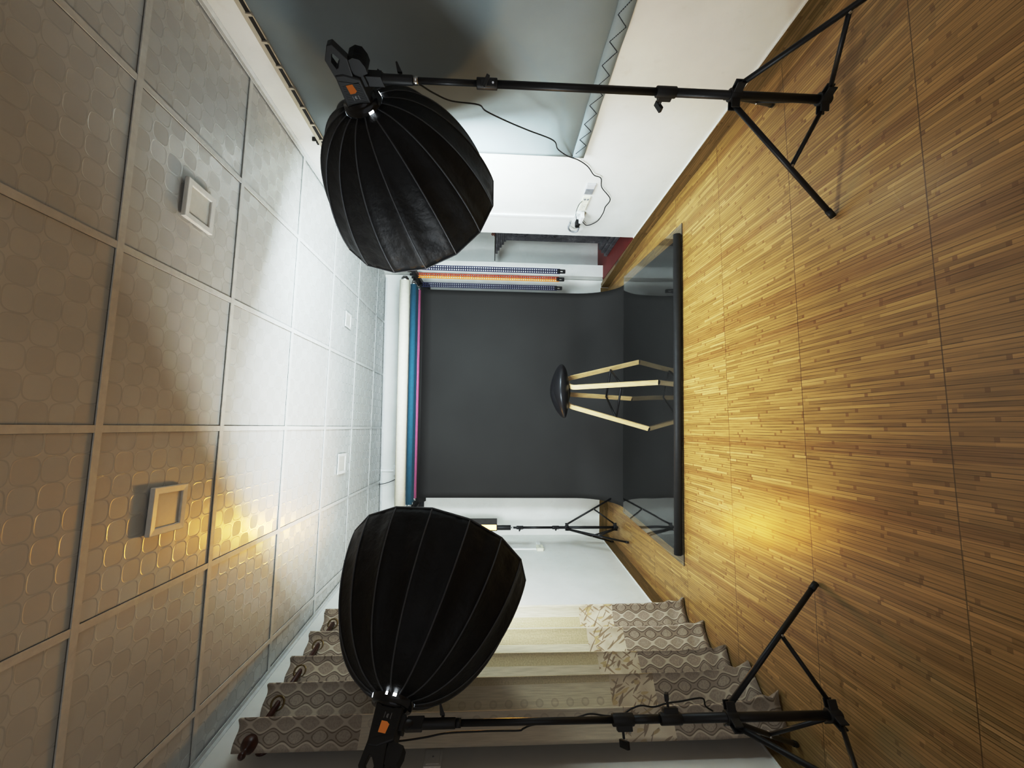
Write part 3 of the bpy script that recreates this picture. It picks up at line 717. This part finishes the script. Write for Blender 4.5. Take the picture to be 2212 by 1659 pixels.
# ------------------------------------------------------------------ grey blind and its track on the right wall
BY0,BY1=.55,2.428; BZ0,BZ1=.822,2.455
t=thing('window_blind',RW(1.5,.03,BZ1),'grey blue cloth blind hanging flat on the wall from a metal track','blind')
m=MB(); m.grid(lambda u,v_:RW(BY0+(BY1-BY0)*u,.034+.004*math.sin(u*38)+.004*math.sin(u*13+1),BZ0+(BZ1-BZ0)*v_),80,6); m.build('cloth',M['blind'],t,solid=.0015)
HZ=.075
m=MB(); m.grid(lambda u,v_:RW(BY0+(BY1-BY0)*u,.037+.004*math.sin(u*38)+.004*math.sin(u*13+1),BZ0+HZ*v_),80,2); m.build('hem_band',M['blind'],t,solid=.002)
pts=[]; k=0; y=BY0+.02
while y<BY1-.01:
    u=(y-BY0)/(BY1-BY0); pts.append(RW(y,.0395+.004*math.sin(u*38)+.004*math.sin(u*13+1),BZ0+(.010 if k%2==0 else .062))); y+=(.075 if k%2==0 else .050); k+=1
m=MB()
for p,q in zip(pts[:-1],pts[1:]):
    n=9
    for i in range(n): m.tube([p+(q-p)*(i/n),p+(q-p)*((i+.68)/n)],.0018,5)
m.build('zigzag_stitching',M['thread'],t)
t=thing('blind_track',RW(1.5,0,2.475),'long beige metal track with dark slots above the grey blind','track')
m=MB(); m.prism([RW(.45,0,2.455),RW(2.44,0,2.455),RW(2.44,.045,2.455),RW(.45,.045,2.455)],(0,0,.045)); m.build('rail',M['alu'],t,bevel=.003)
y=.5
while y<2.40:
    m=MB(); m.prism([RW(y,.0465,2.459),RW(y+.105,.0465,2.459),RW(y+.105,.0445,2.459),RW(y,.0445,2.459)],(0,0,.018)); m.build('slot',M['slotd'],t)
    m=MB(); m.obox(RW(y+.112,.049,2.466),RE,RI,Z1,.006,.005,.012); m.build('glider',M['alu'],t); y+=.125
m=MB(); m.obox(RW(2.405,.012,2.522),RE,RI,Z1,.004,.012,.020); m.obox(RW(2.42,.02,2.515),RE,RI,Z1,.012,.012,.004); o=m.build('wall_hook',M['slotd']); tag(o,'small dark metal hook on the white wall above the end of the blind track','hook')

# ------------------------------------------------------------------ sockets, switches, trunking
def plate(y0,y1,z0,z1,fr,th,mat,name,label,cat,detail,group=None):
    t=thing(name,fr((y0+y1)/2,0,(z0+z1)/2),label,cat,group)
    m=MB(); m.prism([fr(y0,.0,z0),fr(y1,.0,z0),fr(y1,th,z0),fr(y0,th,z0)],(0,0,z1-z0)); m.build('cover_plate',mat,t,bevel=.003)
    detail(t); return t
def bx(t,name,fr,y0,y1,z0,z1,o0,o1,mat,bev=.001):
    m=MB(); m.prism([fr(y0,o0,z0),fr(y1,o0,z0),fr(y1,o1,z0),fr(y0,o1,z0)],(0,0,z1-z0)); return m.build(name,mat,t,bevel=bev)
plate(2.745,2.878,.652,.722,RW,.010,M['greyp'],'wall_switch','grey double wall switch nearest the blind, beside the white sockets','switch',
    lambda t:(bx(t,'rocker',RW,2.755,2.800,.658,.716,.010,.014,M['greyp']),bx(t,'rocker',RW,2.806,2.868,.658,.716,.010,.014,M['dgrey'])))
def sock(t):
    bx(t,'socket_face',RW,2.985,3.075,.660,.708,.012,.016,M['ivory'])
    for z in (.672,.696):
        m=MB(); m.tube([RW(2.935,.012,z),RW(2.935,.016,z)],.0085,12); m.build('socket_hole',M['dgrey'],t)
    for dy,z in ((3.02,.69),(3.03,.678),(3.045,.69)): bx(t,'pin_slot',RW,dy,dy+.004,z-.004,z+.004,.016,.0168,M['dgrey'],0)
plate(2.905,3.097,.655,.714,RW,.012,M['ivory'],'wall_socket','ivory wall socket between the grey switch and the plugged adapter','socket',sock)
t=plate(3.125,3.285,.650,.722,RW,.014,M['white'],'wall_socket','white socket with plugs at the foot of the white trunking beside the recess','socket',lambda t:[bx(t,'pin_slot',RW,y,y+.006,.672,.700,.014,.0148,M['dgrey'],0) for y in (3.15,3.17)])
m=MB(); m.prism([RW(3.11,.012,.655),RW(3.215,.012,.655),RW(3.215,.062,.655),RW(3.11,.062,.655)],(0,0,.030)); o=m.build('power_adapter',M['white'],bevel=.005); tag(o,'white power adapter plugged in between the ivory socket and the black plug','adapter')
m=MB(); m.prism([RW(3.225,.012,.668),RW(3.280,.012,.668),RW(3.280,.066,.668),RW(3.225,.066,.668)],(0,0,.036)); o=m.build('power_plug',M['cable'],bevel=.009); tag(o,'black round power plug beside the white adapter, ringed by a thick grey lead','plug')
m=MB(); m.prism([RW(3.198,0,.724),RW(3.226,0,.724),RW(3.226,.014,.724),RW(3.198,.014,.724)],(0,0,CEIL-.73)); o=m.build('cable_trunking',M['white'],bevel=.002); tag(o,'white cable trunking running up the wall near the recess from the plugged sockets','trunking')
# left wall
plate(1.945,2.035,1.594,1.672,LW,.009,M['white'],'wall_switch','square white wall switch past the near edge of the patterned curtain','switch',lambda t:(bx(t,'rocker',LW,1.955,2.025,1.604,1.662,.009,.0115,M['white']),bx(t,'button',LW,1.985,1.992,1.630,1.637,.0115,.014,M['dgrey'],0)))
t=plate(4.392,4.500,.820,.890,LW,.030,M['ivory'],'wall_socket','small ivory wall socket on the bare white wall behind the small black stand','socket',lambda t:[bx(t,'pin_slot',LW,y,y+.006,.845,.865,.030,.0308,M['dgrey'],0) for y in (4.43,4.455)])
m=MB(); m.prism([LW(4.515,.0,.835),LW(4.62,.0,.835),LW(4.62,.022,.835),LW(4.515,.022,.835)],(0,0,.042)); o=m.build('junction_box',M['white'],bevel=.003); tag(o,'small white box next to the ivory socket behind the small black stand','box')
m=MB(); m.prism([LW(4.43,0,.892),LW(4.455,0,.892),LW(4.455,.014,.892),LW(4.43,.014,.892)],(0,0,CEIL-.895)); o=m.build('cable_trunking',M['white'],bevel=.002); tag(o,'thin white cable trunking above the ivory socket behind the small black stand','trunking')
# back wall, above the rolls
t=plate(-.562,-.440,2.40,2.515,lambda s,o_,z:BF(s,o_,z),.030,M['white'],'wall_socket','white socket on the back wall, half hidden by the cream roll','socket',lambda t:[bx(t,'pin_slot',BF,-.51+k*.02,-.505+k*.02,2.47,2.49,.030,.0308,M['dgrey'],0) for k in range(2)])
m=MB(); m.prism([BF(-.525,0,2.517),BF(-.495,0,2.517),BF(-.495,.016,2.517),BF(-.525,.016,2.517)],(0,0,CEIL-2.52)); o=m.build('cable_trunking',M['white'],bevel=.002); tag(o,'short white trunking from the ceiling to the socket above the cream roll','trunking')
m=MB(); m.tube([BF(-.665,.06,CEIL+.004),BF(-.664,.055,2.655),BF(-.655,.04,2.60),BF(-.635,.03,2.54),BF(-.60,.03,2.47),BF(-.56,.03,2.445)],.0035,8); o=m.build('ceiling_wire',M['cable']); tag(o,'thin black wire from the ceiling down to the back wall socket','cord')

# ------------------------------------------------------------------ cords of the two lamps
def smooth_path(P,n=6):
    P=[V(p) for p in P]; out=[]
    for i in range(len(P)-1):
        p0=P[max(i-1,0)];p1=P[i];p2=P[i+1];p3=P[min(i+2,len(P)-1)]
        for k in range(n):
            t_=k/n; out.append(.5*((2*p1)+(p2-p0)*t_+(2*p0-5*p1+4*p2-p3)*t_*t_+(3*p1-p0-3*p2+p3)*t_**3))
    out.append(P[-1]); return out
CORD_R=[(1.344, 1.4174, 1.8507), (1.3313, 1.4454, 1.7962), (1.3775, 1.5033, 1.7253), (1.4047, 1.5796, 1.6667), (1.4365, 1.6553, 1.597), (1.4782, 1.7167, 1.4809), (1.5124, 1.7934, 1.4462), (1.5449, 1.8914, 1.3423), (1.5818, 1.9917, 1.2272), (1.6206, 2.1095, 1.0718), (1.6659, 2.2406, 1.0234), (1.7164, 2.368, 0.9399), (1.7713, 2.4798, 0.8438), (1.7703, 2.5404, 0.7669), (1.7691, 2.6255, 0.7035), (1.7686, 2.6578, 0.6452), (1.767, 2.7643, 0.609), (1.7649, 2.9055, 0.5046), (1.7632, 3.022, 0.5113), (1.762, 3.1037, 0.5034), (1.76, 3.2363, 0.5183), (1.7589, 3.3109, 0.5885), (1.7598, 3.2451, 0.6443)]
CORD_L=[(-1.1423, 1.62, 1.7604), (-1.1408, 1.62, 1.7022), (-1.1307, 1.62, 1.6155), (-1.1187, 1.62, 1.5349), (-1.1164, 1.62, 1.382), (-1.1175, 1.62, 1.2791), (-1.1116, 1.62, 1.2619), (-1.0998, 1.62, 1.2274), (-1.1329, 1.68, 1.1311), (-1.1168, 1.68, 1.0441), (-1.1064, 1.68, 0.9948), (-1.1145, 1.68, 0.9346), (-1.1159, 1.68, 0.8778), (-1.0918, 1.68, 0.8313), (-1.081, 1.68, 0.7922), (-1.0872, 1.68, 0.7423), (-1.0749, 1.68, 0.688), (-1.0694, 1.68, 0.6336), (-1.0594, 1.68, 0.5469), (-1.0887, 1.68, 0.533), (-1.108, 1.68, 0.5037)]
m=MB(); m.tube(smooth_path(CORD_R),.0032,8); m.build('power_cord',M['cable'],LAMP_R)
m=MB(); m.tube(smooth_path(CORD_L),.0032,8); m.build('power_cord',M['cable'],LAMP_L)
m=MB(); m.tube(smooth_path([RW(2.955,.016,.712),RW(2.99,.03,.732),RW(3.08,.04,.735),RW(3.16,.045,.715),RW(3.20,.05,.690)]),.0022,6); o=m.build('adapter_lead',M['cable']); tag(o,'thin black lead looping from the ivory socket to the adapter','cord')
m=MB(); m.tube(smooth_path([RW(3.26,.03,.745),RW(3.30,.045,.755),RW(3.35,.05,.735),RW(3.375,.05,.695),RW(3.36,.05,.665),RW(3.30,.05,.665)]),.0075,10); o=m.build('coiled_lead',M['dgrey']); tag(o,'thick grey lead curled in an arc round the black power plug','cord')

# ------------------------------------------------------------------ mantelpiece in the recess
t=thing('mantelpiece',(2.2,4.0,.092),'dark grey distressed mantelpiece with stepped cornice, standing on the red floor of the recess','mantelpiece')
m=MB(); m.box((2.06,3.62,.20),(2.26,4.27,1.275)); m.build('panel',M['mantel'],t,bevel=.004)
for cy in (3.8,4.1):
    pass
m=MB()
for zc in (1.12,.80):
    for k in range(10):
        a_=2*PI*k/10; m.tube([(2.058,4.12+.02*math.cos(a_),zc+.03*math.sin(a_)),(2.056,4.12+.05*math.cos(a_+.4),zc+.085*math.sin(a_+.4))],.006,6)
    m.tube([(2.056,4.12+.05*math.cos(2*PI*k/20),zc+.09*math.sin(2*PI*k/20)) for k in range(20)],.004,6,closed=True)
m.build('carved_ornament',M['mantel'],t)
for k in range(5):
    m=MB(); m.box((2.045-.022*k,3.60,1.262+.023*k),(2.27,4.275+.030*k,1.262+.023*(k+1))); m.build('cornice_step',M['mantel'],t,bevel=.004)
m=MB(); m.box((1.945,3.58,1.378),(2.28,4.565,1.388)); m.build('shelf',M['slotd'],t)
for k in range(3):
    m=MB(); m.box((1.968+.022*k,3.60,.092+.040*k),(2.27,4.40-.035*k,.092+.040*(k+1))); m.build('base_step',M['mantel'],t,bevel=.006)
t=thing('wooden_ornament',(1.985,4.0,1.388),'small reddish brown carved wooden ornament on the end of the mantelpiece shelf','ornament')
for dy,h in ((0,.045),(.028,.036)):
    m=MB(); m.lathe((1.985,3.90+dy*3,1.388),Z1,[(0,.020),(.006,.022),(.012,.010),(.022,.016),(.034,.010),(h,.004)],14); m.build('turned_peg',M['brownw'],t)

# ------------------------------------------------------------------ light, camera, view
w=bpy.data.worlds.new('world'); sc.world=w; w.use_nodes=True
bg=w.node_tree.nodes['Background']; bg.inputs[0].default_value=(.96,.97,1,1); bg.inputs[1].default_value=.62
cam=bpy.data.cameras.new('camera'); co=bpy.data.objects.new('camera',cam); COL.objects.link(co); sc.camera=co
F,YAW,PITCH,ROLL=870.704,.1074,-.0512,.0159
cy,sy,cp,sp2=math.cos(YAW),math.sin(YAW),math.cos(PITCH),math.sin(PITCH)
fwd=V((sy*cp,cy*cp,sp2)); right=V((cy,-sy,0)); up=right.cross(fwd)
r2=right*math.cos(ROLL)+up*math.sin(ROLL); u2=-right*math.sin(ROLL)+up*math.cos(ROLL)
# the photograph lies on its side: the picture's x axis points down in the room, its top is the room's right
cx=-u2; cyv=r2; cz=-fwd
co.matrix_world=Matrix(((cx.x,cyv.x,cz.x,0),(cx.y,cyv.y,cz.y,0),(cx.z,cyv.z,cz.z,CAMH),(0,0,0,1)))
cam.sensor_fit='HORIZONTAL'; cam.sensor_width=36.; cam.lens=36.*F/2212; cam.clip_start=.02
sc.view_settings.view_transform='Standard'; sc.view_settings.look='None'; sc.view_settings.exposure=-.08
# soft shoulder like a phone camera's tone curve
sc.view_settings.use_curve_mapping=True
cm=sc.view_settings.curve_mapping; WL=2.0
cm.white_level=(WL,WL,WL); cc=cm.curves[3]
for x,y in ((.03,.017),(.12,.078),(.25,.235),(.45,.50),(.7,.715),(1.1,.86)): cc.points.new(x/WL,y)
cm.update()
try:
    sc.cycles.use_denoising=True; sc.cycles.max_bounces=6; sc.cycles.diffuse_bounces=4; sc.cycles.caustics_reflective=False; sc.cycles.glossy_bounces=3; sc.cycles.transmission_bounces=6; sc.cycles.adaptive_threshold=.12; sc.cycles.adaptive_min_samples=16; sc.cycles.use_adaptive_sampling=True; sc.cycles.sample_clamp_indirect=6.
except Exception: pass

for o in list(COL.objects):
    if o.parent is None and 'group' not in o:
        g={'light stand':'black tripod light stands','softbox':'black ribbed softboxes','studio lamp':'black studio lamps','socket':'wall sockets','switch':'wall switches','trunking':'white cable trunking runs'}.get(o.get('category'))
        if g: o['group']=g
